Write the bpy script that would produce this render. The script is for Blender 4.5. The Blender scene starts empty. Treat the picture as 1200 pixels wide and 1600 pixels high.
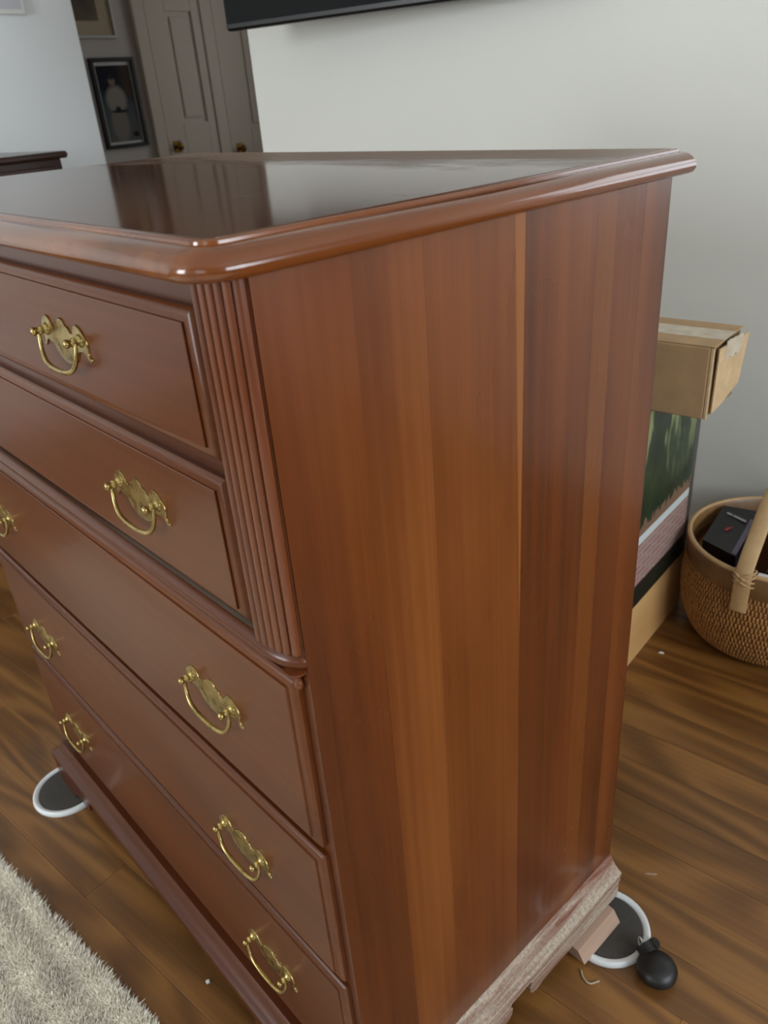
import bpy, bmesh, math, random
import numpy as np
from mathutils import Matrix, Vector

# ------------------------------------------------------------------ camera / world / light / exposure
scn = bpy.context.scene
C = scn.collection
random.seed(7); rng = np.random.default_rng(7)

CAM = Vector((0.378334, -0.317386, 1.179186))
ROWS = ((0.76865, 0.635455, -0.073312), (0.25092, -0.404952, -0.879234), (-0.588402, 0.657428, -0.470715))
cd = bpy.data.cameras.new('camera'); cam = bpy.data.objects.new('camera', cd); C.objects.link(cam)
r, d, fw = (Vector(v) for v in ROWS)
M = Matrix.Identity(4)
for i in range(3):
    M[i][0] = r[i]; M[i][1] = -d[i]; M[i][2] = -fw[i]; M[i][3] = CAM[i]
cam.matrix_world = M
cd.sensor_fit = 'AUTO'; cd.sensor_width = 36.0; cd.lens = 1223.8 * 36 / 1600; cd.clip_start = 0.02
cd.dof.use_dof = True; cd.dof.focus_distance = .80; cd.dof.aperture_fstop = 10.0
scn.camera = cam

w = bpy.data.worlds.new('sky'); scn.world = w; w.use_nodes = True
w.node_tree.nodes['Background'].inputs[0].default_value = (0.62, 0.78, 1.0, 1)
w.node_tree.nodes['Background'].inputs[1].default_value = 1.0

def window_light(name, loc, rot, sx, sy, power, col):
    l = bpy.data.lights.new(name, 'AREA'); l.shape = 'RECTANGLE'; l.size = sx; l.size_y = sy
    l.energy = power; l.color = col
    o = bpy.data.objects.new(name, l); o.location = loc; o.rotation_euler = rot; C.objects.link(o)
    return o
PI = math.pi
# daylight coming in at the three windows of the room (one in the right wall, two in the wall behind the camera)
window_light('daylight_right', (3.12, 0.0, 1.55), (0, PI/2, 0), 1.35, 2.3, 100, (0.88, 0.95, 1.0))
window_light('daylight_back', (1.00, 1.82, 1.5), (-PI/2, 0, 0), 1.1, 1.15, 14, (0.90, 0.96, 1.0))
window_light('daylight_front', (1.0, -3.22, 1.5), (PI/2, 0, 0), 1.3, 1.5, 8, (0.92, 0.97, 1.0))
window_light('daylight_front_b', (-1.5, -3.22, 1.5), (PI/2, 0, 0), 1.3, 1.5, 100, (0.92, 0.97, 1.0))

window_light('hall_fill_added', (-3.0, 4.82, 1.5), (-PI/2, 0, 0), 1.0, 1.3, 9, (1.0, 0.93, 0.84))  # fill lamp added to brighten the dim hall, no known source there

vs = scn.view_settings
vs.view_transform = 'Standard'; vs.look = 'None'; vs.gamma = 1.0; vs.exposure = -0.1; vs.use_curve_mapping = False
scn.cycles.max_bounces = 10; scn.cycles.diffuse_bounces = 6; scn.cycles.glossy_bounces = 5

# ------------------------------------------------------------------ materials
def srgb(r, g, b):
    f = lambda c: (c/12.92 if c <= .04045 else ((c+.055)/1.055)**2.4)
    return (f(r/255), f(g/255), f(b/255), 1)

class NT:
    def __init__(s, name):
        s.m = bpy.data.materials.new(name); s.m.use_nodes = True
        s.t = s.m.node_tree; s.n = s.t.nodes; s.l = s.t.links
        s.p = s.n['Principled BSDF']
    def node(s, kind, **kw):
        o = s.n.new(kind)
        for k, v in kw.items():
            if k[0] == '_':
                key = k[1:]
                o.inputs[int(key) if key.isdigit() else key.replace('_', ' ')].default_value = v
            else: setattr(o, k, v)
        return o
    def link(s, a, b): s.l.new(a, b)
    def coords(s, kind='Object', scale=(1, 1, 1), rand=False):
        tc = s.node('ShaderNodeTexCoord'); out = tc.outputs[kind]
        if rand:
            oi = s.node('ShaderNodeObjectInfo'); mu = s.node('ShaderNodeMath', operation='MULTIPLY', _1=37.0)
            s.link(oi.outputs['Random'], mu.inputs[0])
            ad = s.node('ShaderNodeVectorMath', operation='ADD'); s.link(out, ad.inputs[0]); s.link(mu.outputs[0], ad.inputs[1])
            out = ad.outputs[0]
        mp = s.node('ShaderNodeMapping'); mp.inputs['Scale'].default_value = scale; s.link(out, mp.inputs[0])
        return mp.outputs[0]
    def noise(s, vec, scale=5, detail=3, rough=.5, dist=0):
        n = s.node('ShaderNodeTexNoise', _Scale=scale, _Detail=detail, _Roughness=rough, _Distortion=dist)
        s.link(vec, n.inputs['Vector']); return n.outputs['Fac']
    def math(s, op, a, b=None, clamp=False):
        m = s.node('ShaderNodeMath', operation=op); m.use_clamp = clamp
        for i, v in enumerate((a, b)):
            if v is None: continue
            if isinstance(v, (int, float)): m.inputs[i].default_value = v
            else: s.link(v, m.inputs[i])
        return m.outputs[0]
    def rng(s, v, a, b, c=0, d=1):
        m = s.node('ShaderNodeMapRange', _1=a, _2=b, _3=c, _4=d); s.link(v, m.inputs[0]); return m.outputs[0]
    def ramp(s, v, stops):
        rp = s.node('ShaderNodeValToRGB'); e = rp.color_ramp.elements
        while len(e) < len(stops): e.new(.5)
        for q, (p, c) in zip(e, stops): q.position = p; q.color = c
        s.link(v, rp.inputs[0]); return rp.outputs[0]
    def mix(s, fac, a, b, blend='MIX'):
        m = s.node('ShaderNodeMix', data_type='RGBA', blend_type=blend)
        for i, v in ((0, fac), (6, a), (7, b)):
            if isinstance(v, (int, float)): m.inputs[i].default_value = v
            elif isinstance(v, tuple): m.inputs[i].default_value = v
            else: s.link(v, m.inputs[i])
        return m.outputs[2]
    def bump(s, h, strength=.2, dist=.001):
        b = s.node('ShaderNodeBump', _Strength=strength, _Distance=dist); s.link(h, b.inputs['Height'])
        s.link(b.outputs[0], s.p.inputs['Normal'])
    def set(s, **kw):
        for k, v in kw.items():
            i = s.p.inputs[k.replace('_', ' ')]
            if isinstance(v, (int, float, tuple)): i.default_value = v
            else: s.link(v, i)
        return s.m

def plain(name, col, rough=.6, metal=0, spec=.5, var=.06, nscale=30, bump=0):
    t = NT(name); v = t.coords()
    n = t.noise(v, nscale, 4)
    dk = tuple(c*(1-var*2) for c in col[:3]) + (1,); lt = tuple(min(1, c*(1+var*2)) for c in col[:3]) + (1,)
    t.set(Base_Color=t.ramp(n, [(.3, dk), (.7, lt)]), Roughness=rough, Metallic=metal)
    t.p.inputs['Specular IOR Level'].default_value = spec
    if bump: t.bump(n, bump, .001)
    return t.m

def wood(name, dark, mid, light, axis, rough=.3, coat=0, ring=14, ringamt=.5, width=1.0, rand=False,
         tint=None, specks=0, long=1.0, crossfreq=60, objvar=0.0):
    """long-grained wood; axis = grain direction"""
    t = NT(name)
    def sc(across, along):
        return tuple(along if i == axis else across for i in range(3))
    v = t.coords(scale=sc(4.0/width, .55*long), rand=rand)
    n1 = t.noise(v, 1.0, 2.5, .45, .25)
    rings = t.math('SINE', t.math('MULTIPLY', n1, ring*6.28))
    rings = t.rng(rings, -1, 1)
    v2 = t.coords(scale=sc(crossfreq, 1.3), rand=rand)
    streak = t.noise(v2, 1.0, 5, .6)
    v3 = t.coords(scale=sc(3.0, .8), rand=rand)
    blotch = t.noise(v3, 2.2, 4, .6)
    f = t.math('ADD', t.math('MULTIPLY', rings, ringamt), t.math('MULTIPLY', streak, 1-ringamt))
    f = t.math('ADD', t.math('MULTIPLY', f, .55), t.math('MULTIPLY', blotch, .45))
    col = t.ramp(f, [(.22, dark), (.5, mid), (.8, light)])
    if objvar:
        oi = t.node('ShaderNodeObjectInfo')
        hv = t.node('ShaderNodeHueSaturation'); t.link(col, hv.inputs['Color'])
        t.link(t.rng(oi.outputs['Random'], 0, 1, 1-objvar, 1+objvar), hv.inputs['Value']); col = hv.outputs[0]
    if specks:
        vo = t.node('ShaderNodeTexVoronoi', _Scale=specks); tc = t.coords(); t.link(tc, vo.inputs['Vector'])
        m = t.math('LESS_THAN', vo.outputs['Distance'], .035)
        m2 = t.math('GREATER_THAN', t.noise(t.coords(), 3.1, 1), .56)
        col = t.mix(t.math('MULTIPLY', m, m2), col, srgb(205, 165, 135))
    t.set(Base_Color=col, Roughness=t.rng(blotch, .3, .7, rough*.85, rough*1.2))
    if coat:
        t.p.inputs['Coat Weight'].default_value = coat; t.p.inputs['Coat Roughness'].default_value = .08
    t.bump(streak, .06, .0006)
    t.nodes_col = col
    return t

M_ = {}
def side_wood(name, a, b, c): return wood(name, a, b, c, 2, .28, .22, 6, .38, 1.3, rand=True, specks=14, long=.42, crossfreq=130).m
M_['side'] = side_wood('cherry_side', srgb(60, 25, 6), srgb(98, 48, 14), srgb(128, 70, 27))
M_['side_red'] = side_wood('cherry_side_red', srgb(58, 24, 6), srgb(95, 45, 13), srgb(124, 66, 25))
M_['side_light'] = side_wood('cherry_side_light', srgb(64, 28, 7), srgb(101, 50, 15), srgb(131, 73, 29))
M_['sap'] = side_wood('cherry_sapwood', srgb(112, 60, 21), srgb(128, 72, 28), srgb(144, 86, 37))
M_['sap_dim'] = side_wood('cherry_sapwood_dim', srgb(92, 46, 15), srgb(110, 58, 20), srgb(126, 70, 28))
M_['front'] = wood('cherry_front', srgb(66, 29, 7), srgb(89, 43, 13), srgb(108, 56, 20), 0, .33, .08, 4, .3, 1.5, rand=True, specks=9, long=.5, crossfreq=110).m
M_['frame'] = wood('cherry_frame', srgb(60, 26, 8), srgb(82, 38, 13), srgb(100, 50, 20), 0, .33, .12, 4, .3, 1.5, long=.5).m
M_['reed'] = wood('cherry_reeded', srgb(78, 35, 13), srgb(105, 51, 21), srgb(132, 71, 33), 2, .34, .4, 4, .2, 1.5, rand=True, specks=22, long=.6).m
M_['mold'] = wood('cherry_molding', srgb(82, 39, 14), srgb(110, 57, 22), srgb(148, 86, 37), 1, .16, .6, 5, .4, 1.2, long=.8).m

for _k in ('front', 'frame'): M_[_k].node_tree.nodes['Principled BSDF'].inputs['Specular IOR Level'].default_value = .36

def top_material():
    t = wood('cherry_top', srgb(60, 31, 15), srgb(80, 43, 22), srgb(98, 55, 30), 0, .12, 0, 5, .3, 1.5, long=.5)
    # dust lying in patches along the back of the top, a few scratches and specks elsewhere
    tc = t.node('ShaderNodeTexCoord'); sp = t.node('ShaderNodeSeparateXYZ'); t.link(tc.outputs['Object'], sp.inputs[0])
    n = t.noise(t.coords(scale=(3.5, 14, 1)), 1.0, 6, .65, .6)
    back = t.rng(t.math('ADD', sp.outputs['Y'], t.math('MULTIPLY', n, .30)), .47, .62)
    scr = t.math('GREATER_THAN', t.noise(t.coords(scale=(14, 120, 1)), 1.0, 2, .5, .3), .765)
    dust = t.math('MAXIMUM', t.math('MULTIPLY', back, .75), t.math('MULTIPLY', scr, .5), True)
    # flat top only
    col = t.mix(dust, t.nodes_col, srgb(150, 128, 112))
    t.set(Base_Color=col, Roughness=t.math('ADD', t.math('MULTIPLY', dust, .4), .115))
    return t.m
M_['top'] = top_material()

def dusty_material():
    t = wood('dusty_base', srgb(92, 46, 30), srgb(118, 66, 46), srgb(140, 88, 66), 1, .6, 0, 4, .4, 1.0)
    n = t.noise(t.coords(scale=(70, 5, 70)), 1.0, 6, .7, .4)
    m = t.rng(n, .36, .55)
    n2 = t.noise(t.coords(), 260, 2)
    g = t.ramp(n2, [(.3, srgb(148, 132, 116)), (.7, srgb(186, 170, 152))])
    t.set(Base_Color=t.mix(m, t.nodes_col, g), Roughness=.85); return t.m
M_['dusty'] = dusty_material()
M_['raw'] = wood('raw_foot_wood', srgb(150, 120, 100), srgb(172, 142, 122), srgb(186, 158, 138), 1, .7, 0, 4, .3).m

def brass_material():
    t = NT('aged_brass'); n = t.noise(t.coords(), 90, 4)
    t.set(Base_Color=t.ramp(n, [(.3, srgb(150, 128, 78)), (.6, srgb(188, 166, 110)), (.8, srgb(210, 192, 140))]), Metallic=1.0, Roughness=t.rng(n, .3, .7, .22, .38)); return t.m
M_['brass'] = brass_material()
M_['dark_brass'] = plain('tarnished_brass', srgb(120, 92, 40), .4, .9, var=.1)

def wall_material(name, col, b=.06):
    t = NT(name); n = t.noise(t.coords(), 220, 3); n2 = t.noise(t.coords(), 1.3, 3)
    dk = tuple(c*.965 for c in col[:3]) + (1,)
    t.set(Base_Color=t.ramp(n2, [(.35, dk), (.65, col)]), Roughness=.62); t.bump(n, b, .0008); return t.m
M_['wall'] = wall_material('wall_paint', srgb(217, 216, 209))
M_['wall_left_lit'] = wall_material('wall_paint_daylit', srgb(242, 245, 245))  # wall paint lifted and cooled: window light on the left wall, put into its colour
M_['hallwall'] = wall_material('hall_wall_paint', srgb(190, 184, 178))
M_['trimw'] = wall_material('painted_trim', srgb(206, 198, 184), .02)
M_['ceil'] = wall_material('ceiling_paint', srgb(232, 230, 224))

def oak():
    t = wood('oak_floor', srgb(82, 51, 20), srgb(119, 78, 34), srgb(150, 104, 51), 0, .40, .15, 11, .5, .8, rand=True, long=1.5, crossfreq=170, objvar=.07)
    return t.m
M_['oak'] = oak()
M_['subfloor'] = plain('subfloor', srgb(50, 32, 18), .8)
M_['rugbase'] = plain('rug_backing', srgb(226, 219, 204), .95, nscale=60)
M_['pile'] = plain('rug_pile', srgb(246, 240, 226), .95, nscale=14, var=.05)
M_['white_plastic'] = plain('white_plastic', srgb(226, 230, 232), .35, var=.02)
M_['felt'] = plain('dark_rubber', srgb(62, 58, 54), .8, var=.06, nscale=200)
M_['black_rubber'] = plain('black_rubber', srgb(22, 21, 21), .42, var=.1)
M_['black_gloss'] = plain('black_screen', srgb(15, 15, 16), .6, var=.02, spec=.15)
M_['black_plastic'] = plain('black_plastic', srgb(16, 16, 17), .4, var=.05)
M_['card'] = plain('cardboard', srgb(176, 144, 106), .8, nscale=18, var=.05)
M_['cardedge'] = plain('cardboard_edge', srgb(202, 172, 132), .8, nscale=60, var=.05)
M_['carddark'] = plain('cardboard_inside', srgb(120, 92, 62), .9, var=.08)
def tape():
    t = NT('packing_tape'); n = t.noise(t.coords(), 40, 4)
    t.set(Base_Color=t.ramp(n, [(.3, srgb(188, 172, 150)), (.7, srgb(208, 194, 172))]), Roughness=.18); t.bump(n, .25, .001); return t.m
M_['tape'] = tape()
M_['pine'] = wood('pine_crate', srgb(176, 128, 74), srgb(200, 154, 98), srgb(214, 174, 120), 1, .5, 0, 5, .5, 1.4).m
M_['espresso'] = wood('dark_stained_wood', srgb(38, 22, 18), srgb(52, 32, 26), srgb(64, 42, 34), 1, .3, .3, 4, .3).m
M_['bamboo'] = wood('basket_band', srgb(88, 60, 32), srgb(120, 86, 50), srgb(146, 110, 68), 2, .45, .1, 3, .3, long=3).m
M_['handlewood'] = wood('basket_handle_wood', srgb(164, 128, 86), srgb(190, 154, 108), srgb(206, 174, 130), 1, .45, .1, 3, .3).m
M_['rattan'] = plain('rattan_strand', srgb(176, 128, 70), .5, var=.12, nscale=60)
M_['weavebase'] = plain('woven_basket_body', srgb(112, 68, 30), .7, var=.12, nscale=80)
M_['paper'] = plain('white_paper', srgb(226, 226, 222), .7, var=.02)
M_['mat'] = plain('cream_mat', srgb(178, 164, 138), .8, var=.03)
M_['sheet'] = plain('pale_lilac_sheet', srgb(204, 202, 208), .6, var=.02, nscale=4)
M_['silver'] = plain('silver_frame', srgb(198, 200, 196), .35, .3, var=.03)
M_['bookblack'] = plain('black_printed_card', srgb(22, 20, 22), .35, var=.08)
M_['bookspine'] = plain('grey_violet_card', srgb(88, 80, 96), .4, var=.08)
M_['print_grey'] = plain('grey_print', srgb(150, 148, 150), .5)
M_['print_red'] = plain('red_print', srgb(150, 48, 36), .5)

# flat prints ------------------------------------------------------------
def carton_print():
    """Picture printed on the carton: foliage above, pale ragged border, white band, brick-like lower print, dark foot."""
    t = NT('carton_print')
    tc = t.node('ShaderNodeTexCoord'); sp = t.node('ShaderNodeSeparateXYZ'); t.link(tc.outputs['Object'], sp.inputs[0])
    z = sp.outputs['Z']; y = sp.outputs['Y']
    n = t.noise(t.coords(scale=(1, 26, 7)), 1.0, 3, .5, .5)
    hi = t.rng(z, .40, .60)
    leaf = t.math('MULTIPLY', t.rng(n, .52, .62), hi, True)
    dark = t.ramp(t.noise(t.coords(), 14, 4), [(.3, srgb(28, 40, 26)), (.7, srgb(50, 66, 40))])
    pic = t.mix(leaf, dark, srgb(150, 160, 106))
    rag = t.math('ADD', z, t.math('MULTIPLY', t.noise(t.coords(scale=(1, 120, 4)), 1.0, 2), -.06))
    pic = t.mix(t.math('LESS_THAN', rag, .333), pic, srgb(128, 100, 80))
    br = t.node('ShaderNodeTexBrick', _Scale=1.0); br.inputs['Color1'].default_value = srgb(150, 104, 96)
    br.inputs['Color2'].default_value = srgb(160, 128, 120); br.inputs['Mortar'].default_value = srgb(168, 146, 140)
    br.inputs['Mortar Size'].default_value = .004; br.inputs['Brick Width'].default_value = .05; br.inputs['Row Height'].default_value = .014
    cb = t.node('ShaderNodeCombineXYZ'); t.link(y, cb.inputs[0]); t.link(z, cb.inputs[1]); t.link(cb.outputs[0], br.inputs['Vector'])
    col = t.mix(t.math('LESS_THAN', z, .338), pic, srgb(206, 214, 214))
    col = t.mix(t.math('LESS_THAN', z, .318), col, br.outputs['Color'])
    col = t.mix(t.math('LESS_THAN', z, .215), col, srgb(30, 38, 30))
    col = t.mix(t.math('GREATER_THAN', y, 1.322), col, srgb(74, 70, 66))
    t.set(Base_Color=col, Roughness=.38); return t.m
M_['carton'] = carton_print()
M_['carton_side'] = plain('carton_side', srgb(62, 60, 56), .5)

def photo_print():
    """Blurred dark portrait print: pale standing figure on a blue-black ground (built as soft flat shapes)."""
    t = NT('photo_print')
    tc = t.node('ShaderNodeTexCoord'); sp = t.node('ShaderNodeSeparateXYZ'); t.link(tc.outputs['Generated'], sp.inputs[0])
    u, v = sp.outputs['Y'], sp.outputs['Z']
    def blob(cu, cv, ru, rv, s=.35):
        a = t.math('DIVIDE', t.math('SUBTRACT', u, cu), ru); b = t.math('DIVIDE', t.math('SUBTRACT', v, cv), rv)
        q = t.math('ADD', t.math('MULTIPLY', a, a), t.math('MULTIPLY', b, b)); return t.rng(q, 1+s, 1-s)
    col = t.ramp(v, [(0, srgb(92, 96, 94)), (.45, srgb(72, 84, 88)), (.7, srgb(26, 32, 44)), (1, srgb(12, 18, 34))])
    col = t.mix(t.math('MULTIPLY', t.rng(u, .55, .85), t.rng(v, .5, .65)), col, srgb(64, 52, 40))
    col = t.mix(blob(.42, .24, .26, .26), col, srgb(124, 120, 114))
    col = t.mix(blob(.44, .56, .30, .18), col, srgb(142, 138, 132))
    col = t.mix(blob(.40, .80, .10, .055), col, srgb(132, 112, 98))
    col = t.mix(blob(.40, .85, .09, .03), col, srgb(48, 40, 36))
    col = t.mix(blob(.48, .405, .26, .022), col, srgb(40, 44, 42))
    col = t.mix(blob(.44, .44, .08, .03), col, srgb(26, 26, 28))
    col = t.mix(blob(.84, .09, .09, .04), col, srgb(16, 16, 16))
    t.set(Base_Color=col, Roughness=.2); return t.m
M_['photo'] = photo_print()
M_['artprint'] = plain('brown_art_print', srgb(92, 78, 54), .5, nscale=8, var=.25)

# ------------------------------------------------------------------ geometry helpers
def obj(name, verts, faces, mat, parent=None, smooth=False, loc=None, rotz=None):
    me = bpy.data.meshes.new(name)
    me.from_pydata([tuple(map(float, v)) for v in verts], [], [tuple(map(int, f)) for f in faces])
    bm = bmesh.new(); bm.from_mesh(me); bmesh.ops.recalc_face_normals(bm, faces=bm.faces); bm.to_mesh(me); bm.free()
    if smooth:
        for p in me.polygons: p.use_smooth = True
        if smooth is not True: me.set_sharp_from_angle(angle=math.radians(smooth))
    me.materials.append(M_[mat] if isinstance(mat, str) else mat)
    o = bpy.data.objects.new(name, me); C.objects.link(o)
    if parent: o.parent = parent
    if loc: o.location = loc
    if rotz is not None: o.rotation_euler = (0, 0, rotz)
    return o

def copy_obj(src, parent, loc=None, rotz=None):
    o = src.copy(); C.objects.link(o); o.parent = parent
    if loc is not None: o.location = loc
    if rotz is not None: o.rotation_euler = (0, 0, rotz)
    return o

def tag(o, label, cat, group=None):
    o['label'] = label; o['category'] = cat
    if group: o['group'] = group
    return o

def thing(name, label, cat, loc=(0, 0, 0), rotz=0, group=None):
    o = bpy.data.objects.new(name, None); C.objects.link(o); o.location = loc; o.rotation_euler = (0, 0, rotz)
    o.empty_display_size = .05
    return tag(o, label, cat, group)

def struct(o): o['kind'] = 'structure'; return o

def cbox(x0, x1, y0, y1, z0, z1, b=0.0):
    """box with chamfered edges (b)"""
    bm = bmesh.new(); bmesh.ops.create_cube(bm, size=1)
    for v in bm.verts:
        v.co = Vector(((x0+x1)/2 + v.co.x*(x1-x0), (y0+y1)/2 + v.co.y*(y1-y0), (z0+z1)/2 + v.co.z*(z1-z0)))
    if b: bmesh.ops.bevel(bm, geom=bm.edges[:], offset=b, segments=1, affect='EDGES', clamp_overlap=True)
    bm.verts.index_update()
    vs = [v.co[:] for v in bm.verts]; fs = [[v.index for v in f.verts] for f in bm.faces]; bm.free()
    return vs, fs

def join(*parts):
    V, F = [], []
    for v, f in parts:
        o = len(V); V += [tuple(a) for a in v]; F += [[i+o for i in q] for q in f]
    return V, F

def rings(rs, closed=True, cap0=True, cap1=True):
    """loft list of equally long loops"""
    n = len(rs[0]); V = [p for q in rs for p in q]; F = []
    for k in range(len(rs)-1):
        for i in range(n if closed else n-1):
            j = (i+1) % n; F.append((k*n+i, k*n+j, (k+1)*n+j, (k+1)*n+i))
    if cap0: F.append(tuple(range(n))[::-1])
    if cap1: F.append(tuple((len(rs)-1)*n+i for i in range(n)))
    return V, F

def lathe(prof, seg=32, center=(0, 0, 0), axis='z', cap=True):
    rs = []
    for rad, h in prof:
        loop = []
        for i in range(seg):
            a = 2*PI*i/seg; c, s = rad*math.cos(a), rad*math.sin(a)
            p = (c, s, h) if axis == 'z' else (c, h, s) if axis == 'y' else (h, c, s)
            loop.append(tuple(p[k]+center[k] for k in range(3)))
        rs.append(loop)
    return rings(rs, True, cap, cap)

def tube(pts, rad, seg=10, cap=True):
    pts = [Vector(p) for p in pts]; n = len(pts); rs = []
    rr = rad if isinstance(rad, (list, tuple)) else [rad]*n
    ref = None
    for i, p in enumerate(pts):
        t = (pts[min(i+1, n-1)] - pts[max(i-1, 0)]).normalized()
        if ref is None: ref = t.orthogonal().normalized()
        ref = (ref - t*ref.dot(t)).normalized(); b = t.cross(ref)
        rs.append([tuple(p + rr[i]*(math.cos(2*PI*k/seg)*ref + math.sin(2*PI*k/seg)*b)) for k in range(seg)])
    return rings(rs, True, cap, cap)

def spline(pts, n=8):
    """Catmull-Rom through pts"""
    P = [Vector(p) for p in pts]; P = [2*P[0]-P[1]] + P + [2*P[-1]-P[-2]]; out = []
    for i in range(1, len(P)-2):
        for k in range(n):
            t = k/n; a, b, c, e = P[i-1:i+3]
            out.append(.5*((2*b) + (c-a)*t + (2*a-5*b+4*c-e)*t*t + (3*b-a-3*c+e)*t**3))
    out.append(P[-2]); return out

def sweep(path, prof, flip=1):
    """sweep profile (out, z) along an open xy path; out is to the right of travel * flip; mitred"""
    path = [Vector((p[0], p[1])) for p in path]; n = len(path); rs = []
    for i, p in enumerate(path):
        d0 = (p-path[i-1]).normalized() if i else None
        d1 = (path[i+1]-p).normalized() if i < n-1 else None
        if d0 is None: d0 = d1
        if d1 is None: d1 = d0
        n0 = Vector((d0.y, -d0.x)); n1 = Vector((d1.y, -d1.x)); m = (n0+n1).normalized()
        m /= max(.3, m.dot(n0))
        rs.append([(p.x+m.x*o*flip, p.y+m.y*o*flip, z) for o, z in prof])
    return rings(rs, True, True, True)

def extrude_poly(pts2, axis, a0, a1):
    """polygon in the two other axes, extruded along axis from a0 to a1"""
    def P(u, v, a): return (a, u, v) if axis == 0 else (u, a, v) if axis == 1 else (u, v, a)
    return rings([[P(u, v, a0) for u, v in pts2], [P(u, v, a1) for u, v in pts2]])

# ------------------------------------------------------------------ room
XL, XR, YF, YB, ZC = -3.0, 2.9, -3.0, 1.6, 2.45
TVX = -1.735                                  # where the back wall ends at the hall opening
def wall_with_holes(name, axis, a0, a1, u0, u1, holes, mat='wall', z1=ZC):
    """wall slab between a0..a1 on axis, running u0..u1, with rectangular holes (u0,u1,z0,z1)"""
    us = sorted({u0, u1, *[h[0] for h in holes], *[h[1] for h in holes]})
    zs = sorted({0, z1, *[h[2] for h in holes], *[h[3] for h in holes]}); parts = []
    for i in range(len(us)-1):
        for k in range(len(zs)-1):
            cu, cz = (us[i]+us[i+1])/2, (zs[k]+zs[k+1])/2
            if any(h[0] < cu < h[1] and h[2] < cz < h[3] for h in holes): continue
            parts.append(cbox(a0, a1, us[i], us[i+1], zs[k], zs[k+1]) if axis == 0 else cbox(us[i], us[i+1], a0, a1, zs[k], zs[k+1]))
    return struct(obj(name, *join(*parts), mat))

floor = struct(obj('floor', *cbox(-4.5, XR+.15, YF-.15, 4.75, -.06, -.0125), 'subfloor'))
struct(obj('ceiling', *cbox(-4.5, XR+.15, YF-.15, 4.75, ZC, ZC+.08), 'ceil'))
WB = (.42, 1.58, .90, 2.10)
wall_with_holes('wall_back', 1, YB, YB+.12, TVX, XR+.12, [WB])
struct(obj('wall_left', *cbox(XL-.12, XL, YF-.12, 1.81, -.01, ZC), 'wall_left_lit'))
WR = (-1.15, 1.15, .88, 2.22); WF = (.35, 1.65, .75, 2.25); WG = (-2.15, -.85, .75, 2.25)
wall_with_holes('wall_right', 0, XR, XR+.12, YF-.12, YB+.12, [WR])
wall_with_holes('wall_front', 1, YF-.12, YF, XL-.12, XR+.12, [WF, WG])
# hallway beyond the opening
struct(obj('wall_hall', *cbox(-4.32, -4.2, .6, 4.7, -.01, ZC), 'hallwall'))
WH = (-3.5, -2.5, .85, 2.15)  # hole for an unseen window, added to let the hall fill in
wall_with_holes('wall_hall_end', 1, 4.6, 4.72, -4.32, TVX, [WH], 'hallwall')
struct(obj('wall_hall_near', *cbox(-4.32, XL-.12, .5, .62, -.01, ZC), 'hallwall'))
struct(obj('wall_hall_side', *cbox(TVX, TVX+.12, YB+.12, 4.7, -.01, ZC), 'hallwall'))
bbp = [(0, 0), (.014, 0), (.014, .085), (.010, .097), (.004, .104), (0, .106)]
struct(obj('baseboard_back', *sweep([(TVX, YB), (XR, YB)], bbp), 'trimw'))
struct(obj('baseboard_left', *sweep([(XL, YF), (XL, 1.81)], bbp), 'trimw'))

# windows with frames, sash bars and glass
def glass():
    t = NT('window_glass'); tr = t.node('ShaderNodeBsdfTransparent'); gl = t.node('ShaderNodeBsdfGlossy', _Roughness=.02)
    fr = t.node('ShaderNodeFresnel', _IOR=1.3); mx = t.node('ShaderNodeMixShader')
    t.link(fr.outputs[0], mx.inputs[0]); t.link(tr.outputs[0], mx.inputs[1]); t.link(gl.outputs[0], mx.inputs[2])
    t.link(mx.outputs[0], t.n['Material Output'].inputs['Surface']); return t.m
M_['glass'] = glass()
def window(n, axis, a, hole):
    u0, u1, z0, z1 = hole
    def bx(ua, ub, za, zb, t0, t1): return cbox(a+t0, a+t1, ua, ub, za, zb) if axis == 0 else cbox(ua, ub, a+t0, a+t1, za, zb)
    e = bpy.data.objects.new('window_%d' % n, None); C.objects.link(e); struct(e)
    fr = join(bx(u0, u0+.05, z0, z1, -.03, .03), bx(u1-.05, u1, z0, z1, -.03, .03), bx(u0+.05, u1-.05, z0, z0+.05, -.03, .03), bx(u0+.05, u1-.05, z1-.05, z1, -.03, .03),)
    obj('window_frame', *fr, 'trimw', e)
    um = (u0+u1)/2; zm = (z0+z1)/2
    obj('sash_rail', *bx(u0+.05, u1-.05, zm-.02, zm+.02, -.02, .02), 'trimw', e)
    for za, zb in ((z0+.05, zm-.02), (zm+.02, z1-.05)):
        obj('pane', *bx(u0+.05, u1-.05, za, zb, -.003, .003), 'glass', e)
window(1, 0, XR+.06, WR); window(2, 1, YF-.06, WF); window(3, 1, YF-.06, WG); window(4, 1, 4.66, WH); window(5, 1, YB+.06, WB)  # the hall-end window is an addition for the hall fill

# floor planks, running along x
PW = .0826
plank_mesh = {}
row = 0; yy = YF
while yy < YB - .001:
    y1 = min(yy+PW, YB); x = XL; off = [0, .9, .35, 1.25, .6][row % 5] + random.uniform(-.1, .1)
    L = 1.82; cut = [XL] + [XL-.4+off+L*k for k in range(0, 5)] + [XR]
    cut = sorted(c for c in cut if XL <= c <= XR)
    for a, b in zip(cut, cut[1:]):
        if b-a < .02: continue
        g = .0002
        o = obj('plank', *cbox(-(b-a)/2+g, (b-a)/2-g, -(y1-yy)/2+g, (y1-yy)/2-g, -.0125, 0, .0005), 'oak', floor)
        o.location = ((a+b)/2, (yy+y1)/2, 0)
    yy = y1; row += 1
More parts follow.
